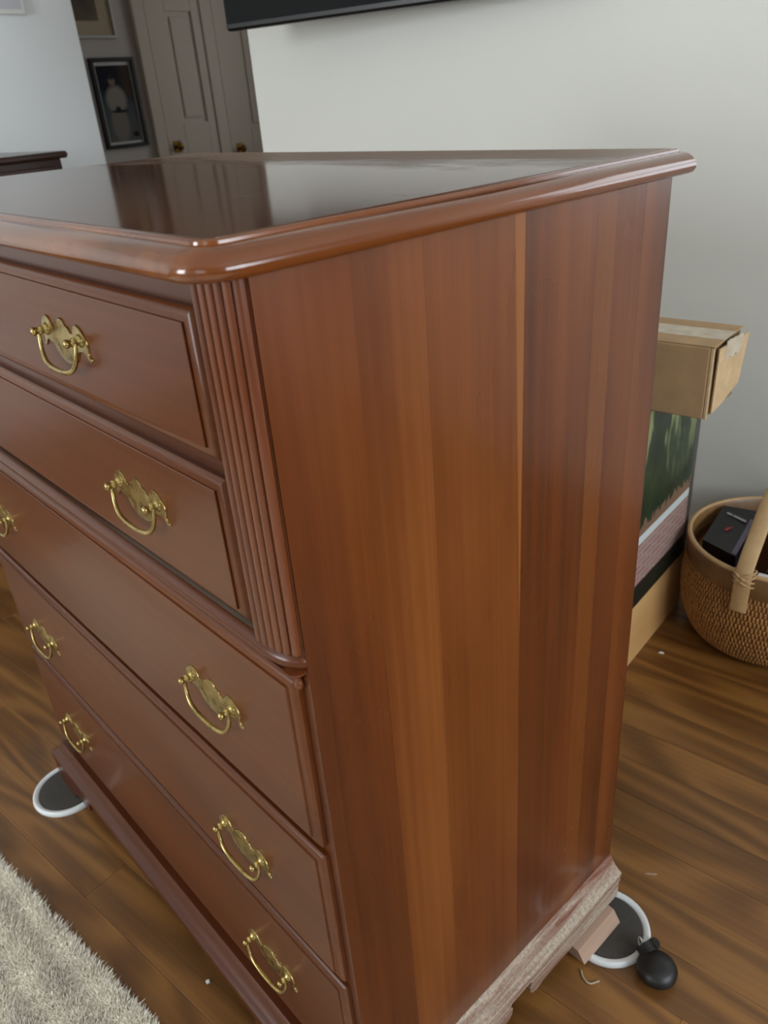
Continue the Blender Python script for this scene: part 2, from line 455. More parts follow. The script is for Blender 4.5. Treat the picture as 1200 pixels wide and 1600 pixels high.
# hallway floor: joined boards out of sight behind the chest
o = obj('hall_boards', *join(*[cbox(-4.2, TVX, YB+.0826*k+.0005, YB+.0826*(k+1)-.0005, -.0125, 0) for k in range(36)]), 'oak', floor)

# ------------------------------------------------------------------ chest of drawers (dresser frame: x along the front, y to the back)
TH = math.radians(-7.5)
W, DP = .897, .496
dresser = thing('chest_of_drawers', 'tall cherry wood chest of drawers with brass pulls and reeded corner columns', 'chest of drawers', (0, 0, 0), TH)
ZB0, ZT0 = .105, 1.0885
# side panel of edge-glued boards (right side), each its own board
ZM = .66
def board(pts, m): obj('side_board', *extrude_poly(pts, 0, -.018, 0), m, dresser)
def rect(a, b): return [(a+.00004, ZB0), (b-.00004, ZB0), (b-.00004, ZT0), (a+.00004, ZT0)]
board(rect(0, .0805), 'side_red'); board(rect(.0805, .150), 'side_light')
board([(.15004, ZB0), (.26596, ZB0), (.26596, ZM), (.2552, ZT0), (.15004, ZT0)], 'side')
board([(.26596, ZM+.004), (.2688, ZT0), (.2553, ZT0)], 'sap')              # sapwood wedge running out downwards
board([(.26604, ZB0), (.37196, ZB0), (.37196, ZT0), (.26890, ZT0), (.26604, ZM)], 'side_red')
board(rect(.372, .403), 'sap_dim'); board(rect(.403, .450), 'side_red'); board(rect(.450, DP), 'side_red')
obj('side_panel', *cbox(-W, -W+.018, 0, DP, ZB0, ZT0, .0006), 'side', dresser)
obj('back_panel', *cbox(-W+.018, -.018, DP-.012, DP-.004, ZB0, ZT0), 'frame', dresser)
# front frame
for x0, x1 in ((-.018, -.0005), (-W+.0005, -W+.018)): obj('stile', *cbox(x0, x1, 0, .02, ZB0, .776, .0006), 'frame', dresser)
for x0, x1 in ((-.074, -.0005), (-W+.0005, -W+.074)): obj('stile', *cbox(x0, x1, .0005, .02, .776, ZT0, .0006), 'frame', dresser)
for z0, z1, xm in ((1.050, ZT0, .074), (.926, .950, .074), (.775, .806, .0005), (.552, .578, .018), (.345, .369, .018), (.105, .150, .018)):
    obj('rail', *cbox(-W+xm+.0005, -xm-.0005, .0005, .02, z0, z1, .0006), 'frame', dresser)
obj('dust_panel', *cbox(-W+.02, -.02, .021, DP-.02, .108, .116), 'frame', dresser)

# drawers
def drawer_front(x0, x1, z0, z1):
    prof = [(0, .006), (0, -.0045), (.0012, -.0060), (.0045, -.0078), (.0085, -.0086), (.0100, -.0086), (.0104, -.0102), (.0112, -.0106)]
    rs = [[(x0+i, y, z0+i), (x1-i, y, z0+i), (x1-i, y, z1-i), (x0+i, y, z1-i)] for i, y in prof]
    return rings(rs)
def drawer(x0, x1, z0, z1):
    cx, cz = (x0+x1)/2, (z0+z1)/2
    V, F = drawer_front(x0-cx, x1-cx, z0-cz, z1-cz)
    o = obj('drawer', V, F, 'front', dresser, smooth=24); o.location = (cx, 0, cz)
    b = obj('drawer_box', *cbox(x0-cx+.012, x1-cx-.012, .007, .42, z0-cz+.012, z1-cz-.03, .001), 'pine', o)
    return o

# --- bat-wing pull: backplate, two posts, bail (x along the drawer, y out = negative)
half = [(0, 15.5), (3, 15), (6, 13), (8, 9.8), (10.5, 9.4), (13.5, 8), (15.5, 5), (18.5, 3.6), (20.5, 4.8), (23, 4.6), (25, 8), (28.5, 12.2), (33, 13.8), (38, 12.4), (43, 9),
        (47, 4.4), (49, -1), (48.4, -6), (47.2, -10), (48.8, -12.6), (51.2, -13.6), (51.6, -16), (49, -17), (46, -15), (43.2, -11.6), (39, -9.6), (34, -10.5), (29.5, -11.2), (26, -13.2), (22.5, -18), (17, -22.8), (9, -26), (0, -27)]
sm = [(p.x, p.y) for p in spline([(a, b, 0) for a, b in half], 3)]
outline = sm + [(-a, b) for a, b in sm[-2:0:-1]]
def plate_geo():
    n = len(outline)
    def ring(k, y):
        out = []
        for i in range(n):
            p = Vector(outline[i]); t = Vector(outline[(i+1) % n]) - Vector(outline[i-1]); nn = Vector((t.y, -t.x)).normalized()
            q = p + nn*k; out.append((q.x/1000, y/1000, q.y/1000))
        return out
    # orientation test for the inward normal
    p = Vector(outline[0]); t = Vector(outline[1])-Vector(outline[-1]); nn = Vector((t.y, -t.x)).normalized()
    s = -1 if nn.y > 0 else 1
    return rings([ring(0, 0), ring(0, -1.0), ring(.45*s, -1.7)])
post_prof = [(.0060, 0), (.0060, -.0010), (.0046, -.0022), (.0034, -.0036), (.0038, -.0052), (.0044, -.0066), (.0036, -.0080), (.0030, -.0088), (.0032, -.0098), (.0040, -.0114), (.0040, -.0130), (.0029, -.0146), (.0008, -.0153)]
bail_pts = [(-.0405, -.0066, .0008), (-.0410, -.0072, -.004), (-.0402, -.0082, -.011), (-.0365, -.0098, -.0195), (-.0285, -.0115, -.0260), (-.015, -.0124, -.0290), (0, -.0126, -.0296),
            (.015, -.0124, -.0290), (.0285, -.0115, -.0260), (.0365, -.0098, -.0195), (.0402, -.0082, -.011), (.0410, -.0072, -.004), (.0405, -.0066, .0008)]
bp = spline(bail_pts, 4); nb = len(bp)
bail_r = [.0014 + .0011*math.sin(PI*i/(nb-1)) for i in range(nb)]
src = {}
def add_pull(dr, x, z):
    c = dr.location; L = (x-c.x, -.0106, z-c.z)
    if not src:
        pv, pf = plate_geo()
        src['plate'] = obj('backplate', pv, pf, 'brass', dr, smooth=35); src['plate'].location = L
        src['post'] = []
        for s in (-1, 1):
            o = obj('post', *lathe(post_prof, 16, axis='y'), 'brass', dr, smooth=50); o.location = (L[0]+s*.037, L[1]-.0015, L[2]+.0005); src['post'].append(o)
        src['bail'] = obj('bail', *tube(bp, bail_r, 10), 'brass', dr, smooth=True); src['bail'].location = (L[0], L[1]-.0012, L[2]); return
    copy_obj(src['plate'], dr, L); copy_obj(src['bail'], dr, (L[0], L[1]-.0012, L[2]))
    for s in (-1, 1): copy_obj(src['post'][0], dr, (L[0]+s*.037, L[1]-.0015, L[2]+.0005))

XU, XLo = .066, .011
for x, z0, z1, px, pz in ((XU, .9470, 1.0610, .300, 1.0085), (XU, .8010, .9315, .219, .8740), (XLo, .5710, .7695, .160, .6740), (XLo, .3640, .5590, .168, .4515), (XLo, .1420, .3530, .165, .2450)):
    dr = drawer(-W+x, -x, z0, z1)
    add_pull(dr, -px, pz); add_pull(dr, -W+px-.012, pz)

# reeded corner columns, each reed its own piece
COLX = (-.0415, -.0335, -.0258, -.0182, -.0110, -.0042)
def col_curve(t):                                   # t 0..1, from the front flat to the side edge
    a = t*PI/2; return (-.0455+.045*math.sin(a), -.0135*math.cos(a) + .001)
for side in (1, -1):
    mx = (lambda x: x) if side == 1 else (lambda x: -W-x)
    back = [(-.0525, .006), (-.0525, -.0105), (-.0470, -.0118)] + [col_curve(t/16) for t in range(17)] + [(-.0006, .006)]
    loops = [[(mx(x), y*.92 + (.0016 if y < 0 else 0), z) for x, y in back] for z in (.7965, ZT0)]
    colm = obj('corner_column', *rings(loops), 'frame', dresser)
    P = [Vector(col_curve(i/200)) for i in range(201)]
    for k in range(6):
        p = min(P, key=lambda q: abs(q.x-COLX[k]))
        rad = .0040; zb, zt = .7975, ZT0
        prof = [(.0004, zb), (rad*.55, zb+.0007), (rad*.85, zb+.002), (rad, zb+.004), (rad, zt)]
        if k == 0 and side == 1:
            reed0 = obj('reed', *lathe(prof, 14), 'reed', colm, smooth=40); reed0.location = (mx(p.x), p.y-.0006, 0)
        else: copy_obj(reed0, colm, (mx(p.x), p.y-.0006, 0))
    # carved pendant below the column
    prof = [(.0005, .7600), (.0030, .7615), (.0042, .7650), (.0034, .7685), (.0022, .7705), (.0030, .7730), (.0060, .7765), (.0095, .7795), (.0100, .7815)]
    obj('pendant', *lathe(prof, 16, (mx(-.0105), -.0035, 0)), 'reed', dresser, smooth=60)
# waist moulding following the front and both columns
pth = [col_curve(t/10) for t in range(11)]
pth = [(x*.93-.0040, y+.001) for x, y in pth]
full = [(-W-x, y) for x, y in pth[::-1]] + pth
full = [(x, y) for x, y in full]
wp = [(-.004, .7815), (.0008, .7815), (.0014, .7832), (.0030, .7845), (.0044, .7870), (.0044, .7900), (.0030, .7930), (.0010, .7945), (.0004, .7955), (-.004, .7965)]
# straight run between the columns sits a little further back
run = [(-W-x, y) for x, y in pth[::-1]] + [(-W+.058, -.0110), (-.058, -.0110)] + pth
obj('waist_molding', *sweep(run, wp), 'frame', dresser, smooth=50)

# moulded top
def rrect(o, z, rad=.016, seg=8):
    x0, x1, y0, y1 = -W+.002-o, -.002+o, -.025-o, .503+min(o, .004)
    R = rad + o*.9; pts = []
    for k in range(seg+1):
        a = PI + (PI/2)*k/seg; pts.append((x0+R+R*math.cos(a), y0+R+R*math.sin(a), z))
    for k in range(seg+1):
        a = 1.5*PI + (PI/2)*k/seg; pts.append((x1-R+R*math.cos(a), y0+R+R*math.sin(a), z))
    pts += [(x1, y1, z), (x0, y1, z)]
    return pts
tp = [(-.004, 1.1116), (.0000, 1.1114), (.0012, 1.1106), (.0016, 1.1088), (.0026, 1.1083), (.0060, 1.1079), (.0105, 1.1066), (.0145, 1.1044), (.0178, 1.1012), (.0196, 1.0976), (.0194, 1.0942), (.0174, 1.0912), (.0140, 1.0893), (.0095, 1.0887), (-.01, 1.0886)]
top = obj('molded_top', *rings([rrect(o, z) for o, z in tp]), 'mold', dresser, smooth=40)
obj('top_surface', *rings([rrect(-.0038, 1.1112), rrect(-.0038, 1.11175), rrect(-.0045, 1.1119)]), 'top', dresser)

# base moulding and bracket feet
bprof = [(-.004, .1115), (.0010, .1112), (.0040, .1080), (.0075, .1020), (.0110, .0965), (.0160, .0925), (.0205, .0905), (.0225, .0880), (.0225, .0850), (.0205, .0835), (.0215, .0800), (.0215, .0700), (-.004, .0690)]
fprof = [(-.0125 if o < 0 else o, z) for o, z in bprof]
obj('base_molding', *sweep([(-W, DP), (-W, -.010), (-.02, -.010)], fprof), 'frame', dresser, smooth=30)
# right-hand run is mitred at the front corner
def side_run():
    rs = [[(o, -o-.010, z) for o, z in bprof], [(o, DP, z) for o, z in bprof]]
    return rings(rs)
obj('base_molding', *side_run(), 'dusty', dresser, smooth=30)
def front_end():
    rs = [[(-.02, -o-.010, z) for o, z in fprof], [(max(o, -.004), -o-.010, z) for o, z in fprof]]
    return rings(rs)
obj('base_molding', *front_end(), 'frame', dresser, smooth=30)
def bracket(L, foot=True, zb=.0115):
    """outline (distance from corner, z) of a bracket foot"""
    p = [(0, .0695), (0, zb if foot else .034)]
    if foot: p += [(.066, zb), (.070, .018), (.078, .026), (.092, .033), (.110, .0355)]
    p += [(L-.030, .0355), (L-.016, .0320), (L-.005, .0345), (L, .0430), (L+.001, .0520), (L-.004, .0600), (L+.004, .0695)]
    return p
def side_bracket(L, foot, x0, x1, corner, sgn, mat):
    return obj('bracket_foot', *extrude_poly([(corner+sgn*u, z) for u, z in bracket(L, foot)], 0, x0, x1), mat, dresser)
def front_bracket(L, x_corner, sgn):
    return obj('bracket_foot', *extrude_poly([(x_corner+sgn*u, z) for u, z in bracket(L)], 1, -.0300, -.0015), 'frame', dresser)
side_bracket(.235, True, .001, .0195, -.0008, 1, 'dusty')
side_bracket(.222, False, .001, .0195, DP, -1, 'dusty')
side_bracket(.235, True, -W-.0195, -W-.001, -.0008, 1, 'frame')
side_bracket(.222, True, -W-.0195, -W-.001, DP, -1, 'frame')
front_bracket(.243, .0195, -1); front_bracket(.150, -W-.0195, 1)
# loose-looking foot block at the rear right
obj('foot_block', *extrude_poly([(-.028, .0098), (.0405, .0098), (.0280, .0290), (-.028, .0335)], 1, .3780, .4730), 'raw', dresser)
obj('foot_block', *cbox(-W, -W+.05, DP-.09, DP-.02, .0105, .068, .001), 'raw', dresser)
for bx0 in (-.058, -W+.003): obj('foot_block', *cbox(bx0, bx0+.055, .001, .056, .0115, .068, .001), 'frame', dresser)

# ------------------------------------------------------------------ furniture sliders
def slider(x, y, rad, label):
    t = thing('furniture_slider', label, 'slider', (x, y, 0), 0, 'round furniture sliders under the chest feet')
    ring = [(rad-.006, 0), (rad-.001, .0004), (rad, .0030), (rad-.0012, .0085), (rad-.0035, .0105), (rad-.007, .0104), (rad-.0095, .0090), (rad-.0112, .0078), (rad-.0122, .0050), (rad-.0122, 0)]
    V, F = lathe(ring, 64, cap=False); n = 64; m = len(ring)
    F += [((m-1)*n+i, (m-1)*n+(i+1) % n, (i+1) % n, i) for i in range(n)]
    obj('rim', V, F, 'white_plastic', t, smooth=40)
    pad = [(rad-.0124, .0005), (rad-.0124, .0078), (rad-.0145, .0086), (rad-.030, .0088), (.002, .0088)]
    obj('pad', *lathe(pad, 64), 'felt', t, smooth=40)
    return t
def d2r(x, y): c, s = math.cos(TH), math.sin(TH); return (c*x-s*y, s*x+c*y)
slider(.0870, .4490, .066, 'round white slider with dark pad showing beside the dusty foot, black bulb against it')
slider(-.8860, .0880, .069, 'round white slider with dark pad under the foot nearest the shaggy rug')

# ------------------------------------------------------------------ small black bulb beside the slider
t = thing('rubber_bulb', 'small black rounded bulb with a capped neck lying on the floor by the slider', 'bulb', (.1775, .4235, 0), math.radians(20))
bp_ = [(.0006, .0005), (.012, .0012), (.0215, .0060), (.0265, .0130), (.0270, .0180), (.0245, .0250), (.0180, .0305), (.0090, .0332), (.0006, .0338)]
V, F = lathe(bp_, 32); V = [(x*1.08, y*1.0 - (.004 if y < 0 else 0)*abs(y)/.03, z) for x, y, z in V]
obj('bulb_body', V, F, 'black_rubber', t, smooth=True)
neck = tube([(-.012, .016, .020), (-.017, .022, .022), (-.022, .027, .024)], [.014, .0125, .0125], 16); obj('neck', *neck, 'black_rubber', t, smooth=50)
a = []
for i in range(25):
    q = 2*PI*i/24; a.append((-.026+.0035*math.cos(q)*0 + .0085*math.cos(q)*.35, .0285+.0085*math.cos(q)*-.55, .0265+.0085*math.sin(q)))
obj('neck_ring', *tube(a, .0013, 6), 'silver', t, smooth=True)
obj('cap_tab', *lathe([(.001, .004), (.0075, .0045), (.0085, .010), (.0085, .016), (.006, .0205), (.001, .021)], 14, (-.006, .040, 0)), 'black_rubber', t, smooth=50)

# ------------------------------------------------------------------ rug
rug = thing('shaggy_rug', 'off-white shaggy rug with raised ribs lying on the oak floor', 'rug', (-.2, -.9, 0))
RX0, RX1, RY0, RY1 = -1.9, 1.4, -2.3, -.084        # world extent
ox, oy = -.2, -.9
obj('rug_backing', *cbox(RX0-ox, RX1-ox, RY0-oy, RY1-oy, .0005, .008, .002), 'rugbase', rug)
def pile_height(x, y):
    ph = (RY1 - y)/.062
    rib = .5+.5*np.cos(2*np.pi*(ph + .12*np.sin(x*5)))
    return .008 + .011*rib**.7
def fibres(n, x0, x1, y0, y1, wdt, seed):
    g = np.random.default_rng(seed)
    x = g.uniform(x0, x1, n); y = g.uniform(y0, y1, n)
    h = pile_height(x, y)*g.uniform(.75, 1.15, n)
    dx = g.normal(0, .0045, n); dy = g.normal(.0005, .0045, n)
    e = np.exp(-(RY1-y)/.012); dy += .005*e*g.uniform(0, 1.6, n); h *= (1-.35*e)
    an = g.uniform(0, np.pi, n); wx, wy = np.cos(an)*wdt, np.sin(an)*wdt
    b0 = np.stack([x-wx, y-wy, np.full(n, .006)], 1); b1 = np.stack([x+wx, y+wy, np.full(n, .006)], 1)
    m0 = np.stack([x+dx*.35-wx, y+dy*.35-wy, .006+h*.6], 1); m1 = np.stack([x+dx*.35+wx, y+dy*.35+wy, .006+h*.6], 1)
    tp_ = np.stack([x+dx, y+dy, .006+h], 1)
    V = np.stack([b0, b1, m1, m0, tp_], 1).reshape(-1, 3); V[:, 0] -= ox; V[:, 1] -= oy
    return V, n
def fibre_obj(specs):
    Vs = []; N = 0
    for s in specs: v, n = fibres(*s); Vs.append(v); N += n
    V = np.concatenate(Vs); me = bpy.data.meshes.new('rug_pile')
    me.vertices.add(len(V)); me.vertices.foreach_set('co', V.ravel().astype(np.float32))
    k = np.arange(N)*5
    loops = np.stack([k, k+1, k+2, k+3, k+3, k+2, k+4], 1).ravel()
    starts = np.stack([np.arange(N)*7, np.arange(N)*7+4], 1).ravel()
    me.loops.add(len(loops)); me.loops.foreach_set('vertex_index', loops.astype(np.int32))
    me.polygons.add(len(starts)); me.polygons.foreach_set('loop_start', starts.astype(np.int32))
    me.update(calc_edges=True); me.validate()
    me.materials.append(M_['pile'])
    o = bpy.data.objects.new('rug_pile', me); C.objects.link(o); o.parent = rug; o['kind'] = 'stuff'
fibre_obj([(170000, -1.05, -.10, -.36, RY1, .0008, 1), (90000, RX0, RX1, RY0, RY1, .0022, 2)])

# ------------------------------------------------------------------ things behind the chest on the right
XW = -.152
t = thing('wooden_crate', 'low pale wooden crate on the floor beneath the printed carton', 'crate', (-.30, 1.15, 0))
def rel(v, o): return [(x-o[0], y-o[1], z-o[2]) for x, y, z in v]
co = (-.30, 1.15, 0)
for nm, bxs in (('side_board', (XW-.016, XW, .93, 1.352, .0005, .158)), ('side_board', (-.462, -.446, .93, 1.352, .0005, .158)),
                ('end_board', (-.4455, XW-.0165, .93, .946, .0005, .158)), ('end_board', (-.4455, XW-.0165, 1.336, 1.352, .0005, .158)), ('bottom_board', (-.4455, XW-.0165, .9465, 1.3355, .001, .011))):
    V, F = cbox(*bxs, .0012); obj(nm, rel(V, co), F, 'pine', t)
# printed carton standing on the crate
t = thing('printed_carton', 'tall carton printed with green foliage and a white band, standing on the wooden crate', 'carton', (0, 0, 0))
obj('carton_body', *cbox(-.42, XW+.0005, .935, 1.346, .1585, .6145, .0015), 'carton', t)
obj('lid_seam', *cbox(-.283, -.277, .936, 1.345, .6143, .6149), 'carton_side', t)
# brown box on top
t = thing('cardboard_box', 'brown taped cardboard shipping box lying on top of the printed carton', 'box', (0, 0, 0))
z0, z1, y0, y1, xr = .6155, .7480, 1.050, 1.200, -.050
obj('box_body', *cbox(-.46, xr-.006, y0, y1, z0, z1, .002), 'card', t)
obj('end_flap', *cbox(xr-.0055, xr, y0+.0005, y0+.006, z0, z1-.001, .0008), 'cardedge', t)
obj('inner_flap', *cbox(xr-.0058, xr-.0035, y0+.008, y1-.004, z0+.003, z1-.003), 'carddark', t)
# outer flap, swung a little outwards at its front edge
V, F = rings([[(xr-.002, y0+.024, z0+.004), (xr+.0015, y0+.018, z1-.006), (xr+.012, y1-.010, z1-.004), (xr+.004, y1-.008, z0+.030), (xr+.001, y0+.075, z0+.012)],
              [(xr+.001, y0+.023, z0+.004), (xr+.0045, y0+.017, z1-.006), (xr+.015, y1-.010, z1-.004), (xr+.007, y1-.008, z0+.030), (xr+.004, y0+.075, z0+.012)]])
obj('outer_flap', V, F, 'cardedge', t)
obj('top_flap', *cbox(-.458, xr+.001, y0+.001, y1-.001, z1+.0002, z1+.0030, .0006), 'card', t)
obj('packing_tape', *cbox(-.458, xr+.0015, y0+.045, y0+.105, z1+.0031, z1+.0036), 'tape', t)
V, F = rings([[(xr+.0062+.006*k/8 + .0015*math.sin(k*2.1), y0+.045+.006*k, z1+.0036-.0005), (xr+.0062+.006*k/8+.0018, y0+.045+.006*k, z1+.0028),
               (xr+.0066+.006*k/8, y0+.045+.006*k, z1-.030-.004*math.sin(k*1.7)), (xr+.0056+.006*k/8, y0+.045+.006*k, z1-.030)] for k in range(11)])
obj('packing_tape', V, F, 'tape', t)

# ------------------------------------------------------------------ basket
BX, BY = .048, 1.356
BS = .935
bas = thing('wicker_basket', 'round woven wicker basket with wide wooden rim and flat wooden handle', 'basket', (BX, BY, 0))
body = [(q*BS, h) for q, h in [(.150, .001), (.168, .010), (.186, .035), (.199, .070), (.207, .110), (.208, .150), (.204, .185), (.199, .205), (.199, .212), (.190, .212), (.190, .190), (.196, .150), (.194, .110), (.186, .070), (.160, .016), (.120, .010), (.002, .010)]]
V, F = lathe(body, 72, cap=False); F.append(tuple(range(72))); obj('basket_body', V, F, 'weavebase', bas, smooth=50)
rim = [(q*BS, h) for q, h in [(.1925, .198), (.2035, .196), (.2065, .204), (.2065, .246), (.2040, .2510), (.1960, .2515), (.1925, .247)]]
V, F = lathe(rim, 72, cap=False); n = 72; F += [(6*n+i, 6*n+(i+1) % n, (i+1) % n, i) for i in range(n)]
obj('rim_band', V, F, 'bamboo', bas, smooth=40)
rb = [(.2015*BS+.0055*math.cos(q), .2500+.0050*math.sin(q)) for q in [2*PI*k/10 for k in range(10)]]
V, F = lathe(rb, 72, cap=False); F += [(9*n+i, 9*n+(i+1) % n, (i+1) % n, i) for i in range(n)]
obj('rim_edge', V, F, 'handlewood', bas, smooth=True)
# woven strands: short upright dashes in staggered rows
def rad_at(z):
    zs = [b[1] for b in body[:9]]; rsx = [b[0] for b in body[:9]]; return float(np.interp(z, zs, rsx))
V, F = [], []
for row in range(13):
    zc = .022 + row*.0142; ncol = 150
    for k in range(ncol):
        a = 2*PI*(k + .5*(row % 2))/ncol + random.uniform(-.004, .004); hh = .0072*random.uniform(.75, 1.1); ww = .0019
        ca, sa = math.cos(a), math.sin(a); tx, ty = -sa, ca; b = len(V)
        for (du, dz, ex) in ((-1, -1, .0002), (1, -1, .0002), (1, 1, .0002), (-1, 1, .0002), (-.6, -.6, .0022), (.6, -.6, .0022), (.6, .6, .0022), (-.6, .6, .0022)):
            z = zc+dz*hh; rr_ = rad_at(z)+ex; V.append((rr_*ca+tx*du*ww, rr_*sa+ty*du*ww, z))
        F += [(b+4, b+5, b+6, b+7), (b, b+1, b+5, b+4), (b+1, b+2, b+6, b+5), (b+2, b+3, b+7, b+6), (b+3, b, b+4, b+7)]
o = obj('woven_strands', V, F, 'rattan', bas); o['kind'] = 'stuff'
# flat hoop handle from the front of the rim over to the back
hx = -.016
hp = [(hx, -.2115, .165), (hx, -.2120, .215), (hx, -.2080, .262), (hx, -.165, .310), (hx, -.105, .362), (hx, -.04, .392), (hx, .02, .398), (hx, .09, .375), (hx, .15, .330), (hx, .195, .275), (hx, .2120, .225), (hx, .2115, .165)]
hp = [(x, y*(BS+.005), z) for x, y, z in hp]
hs = spline(hp, 5); rs = []
for i, p in enumerate(hs):
    tn = (hs[min(i+1, len(hs)-1)]-hs[max(i-1, 0)]).normalized(); nr = Vector((1, 0, 0)).cross(tn)
    wv = Vector((.0165, 0, 0)); th = nr*.0042
    rs.append([tuple(p-wv-th*.5), tuple(p-wv*.8-th), tuple(p+wv*.8-th), tuple(p+wv-th*.5), tuple(p+wv+th*.5), tuple(p+wv*.8+th), tuple(p-wv*.8+th), tuple(p-wv+th*.5)])
obj('handle', *rings(rs), 'handlewood', bas, smooth=40)
for sg in (-1, 1):
    for j in range(4):                              # cane wrapping where the handle meets the rim
        pts = []
        for i in range(21):
            q = 2*PI*i/20; pts.append((hx + .0215*math.cos(q)*(1), sg*(.2035*BS+.0150*math.sin(q)), .236 + .0062*j*.9 + (.010*math.cos(q) if j % 2 else -.010*math.cos(q))))
        obj('cane_wrap', *tube(pts, .0021, 6), 'handlewood', bas, smooth=True)

# contents of the basket
def slab(name, label, cat, corners, thick, mat, extra=None):
    """a box whose top face has the given four corners"""
    P = [Vector(c) for c in corners]; nrm = (P[1]-P[0]).cross(P[3]-P[0]).normalized()
    if nrm.z < 0: nrm = -nrm
    t = thing(name, label, cat, tuple(sum(P, Vector())/4 - nrm*thick))
    o = Vector(t.location); V, F = rings([[tuple(p-nrm*thick-o) for p in P], [tuple(p-o) for p in P]])
    obj('cover' if cat == 'book' else 'box_body', V, F, mat, t); return t, P, nrm, o
t, P, nrm, o = slab('black_box', 'flat black printed box lying tilted inside the wicker basket left of its handle', 'box',
    [(-.096, 1.284, .236), (-.012, 1.250, .236), (-.028, 1.452, .250), (-.104, 1.440, .250)], .03, 'bookblack')
ex, ey = (P[1]-P[0]), (P[3]-P[0])
def patch(a0, a1, b0, b1, lift=.0004): return [tuple(P[0]+ex*a+ey*b+nrm*lift-o) for a, b in ((a0, b0), (a1, b0), (a1, b1), (a0, b1))]
obj('spine_strip', patch(.86, .995, .03, .97), [(0, 1, 2, 3)], 'bookspine', t)
for a0, a1 in ((.20, .36), (.39, .78)):
    obj('faint_lettering', patch(a0, a1, .835, .885, .0006), [(0, 1, 2, 3)], 'print_grey', t)
fl = [(.38, .44), (.46, .43), (.50, .50), (.56, .60), (.47, .55), (.42, .52)]
obj('red_emblem', [tuple(P[0]+ex*a+ey*b+nrm*.0006-o) for a, b in fl], [tuple(range(6))], 'print_red', t)
t, P, nrm, o = slab('black_case', 'black case with a pale round mark inside the basket right of its handle', 'case',
    [(.052, 1.255, .215), (.150, 1.262, .215), (.135, 1.47, .225), (.050, 1.47, .225)], .05, 'bookblack')
cpt = P[0]+(P[1]-P[0])*.14+(P[3]-P[0])*.22-o
obj('round_mark', [tuple(cpt+nrm*.0006+(P[1]-P[0]).normalized()*.009*math.cos(q)+(P[3]-P[0]).normalized()*.009*math.sin(q)) for q in [2*PI*k/20 for k in range(20)]], [tuple(range(20))], 'paper', t)
t, P, nrm, o = slab('paper_stack', 'white paper lying inside the basket against the rim by the handle', 'paper',
    [(.040, 1.190, .218), (.120, 1.195, .218), (.120, 1.248, .216), (.042, 1.244, .216)], .006, 'paper')

# ------------------------------------------------------------------ television on the back wall
tvr = math.radians(11.3)
tv = thing('television', 'black flat television mounted on the white back wall', 'television', (-1.548, 1.352, 1.358), tvr)
TVW, TVH = 1.08, .63
V, F = extrude_poly([(0, .0), (TVW, .0), (TVW, TVH), (0, TVH)], 1, 0, .03)
V, F = cbox(0, TVW, 0, .034, 0, TVH, .006); obj('housing', V, F, 'black_plastic', tv)
obj('screen', *cbox(.008, TVW-.008, -.0015, .0005, .016, TVH-.008, .0005), 'black_gloss', tv)
obj('rear_housing', *cbox(.12, TVW-.12, .0342, .052, .06, TVH-.1, .006), 'black_plastic', tv)
ca, sa = math.cos(-tvr), math.sin(-tvr)
def to_tv(x, y, z): x -= -1.548; y -= 1.352; return (ca*x-sa*y, sa*x+ca*y, z-1.358)
obj('mount_arm', [to_tv(*p) for p in cbox(-1.10, -1.04, 1.462, 1.5995, 1.60, 1.70)[0]], cbox(0, 1, 0, 1, 0, 1)[1], 'black_plastic', tv)

# ------------------------------------------------------------------ left wall: picture, dark chest
t = thing('wall_picture', 'pale framed picture hanging on the white wall above the dark chest', 'picture', (XL, 1.30, 1.55))
obj('picture_frame', *cbox(.0003, .020, -.30, .292, 0, .46, .002), 'paper', t)
obj('picture_sheet', *cbox(.0201, .0206, -.285, .278, .016, .445), 'sheet', t)
t = thing('dark_chest', 'dark brown wooden chest standing against the white wall by the hall opening', 'chest', (-2.72, .75, 0))
o = (-2.72, .75, 0)
def part(nm, bxs, mat, b=.002): V, F = cbox(*bxs, b); return obj(nm, rel(V, o), F, mat, t)
part('chest_body', (-2.965, -2.475, .22, 1.300, .06, 1.058), 'espresso')
part('chest_top', (-2.975, -2.450, .20, 1.322, 1.0585, 1.0815), 'espresso', .008)
for k in range(4): part('chest_drawer', (-2.4745, -2.462, .25, 1.27, .10+.238*k, .10+.238*k+.222), 'espresso')
for lx in (-2.95, -2.53):
    for ly in (.235, 1.235): part('leg', (lx, lx+.05, ly, ly+.05, .0005, .0595), 'espresso')

# ------------------------------------------------------------------ hallway wall: two pictures, two panelled doors
XH = -4.2
t = thing('matted_picture', 'silver framed picture with wide cream mat on the dim hallway wall', 'picture', (XH, 2.56, 1.572))
for bxs in ((.0003, .022, -.26, .246, 0, .014), (.0003, .022, -.26, .246, .546, .56), (.0003, .022, -.26, -.246, .0142, .5458), (.0003, .022, .232, .246, .0142, .5458)):
    obj('frame_bar', *cbox(*bxs, .0015), 'silver', t)
obj('mat_board', *cbox(.003, .010, -.2455, .2315, .0145, .5455), 'mat', t)
obj('print', *cbox(.0101, .0106, -.16, .150, .085, .47), 'artprint', t)
t = thing('portrait_picture', 'black framed photograph of a pale standing figure on the dim hallway wall', 'picture', (XH, 2.73, 1.0))
for bxs in ((.0003, .026, -.145, .150, 0, .020), (.0003, .026, -.145, .150, .455, .475), (.0003, .026, -.145, -.122, .0202, .4548), (.0003, .026, .130, .150, .0202, .4548)):
    obj('frame_bar', *cbox(*bxs, .002), 'black_plastic', t)
obj('mat_board', *cbox(.003, .008, -.1215, .1295, .0205, .4545), 'silver', t)
obj('photo', *cbox(.0081, .0086, -.108, .118, .034, .436), 'photo', t)
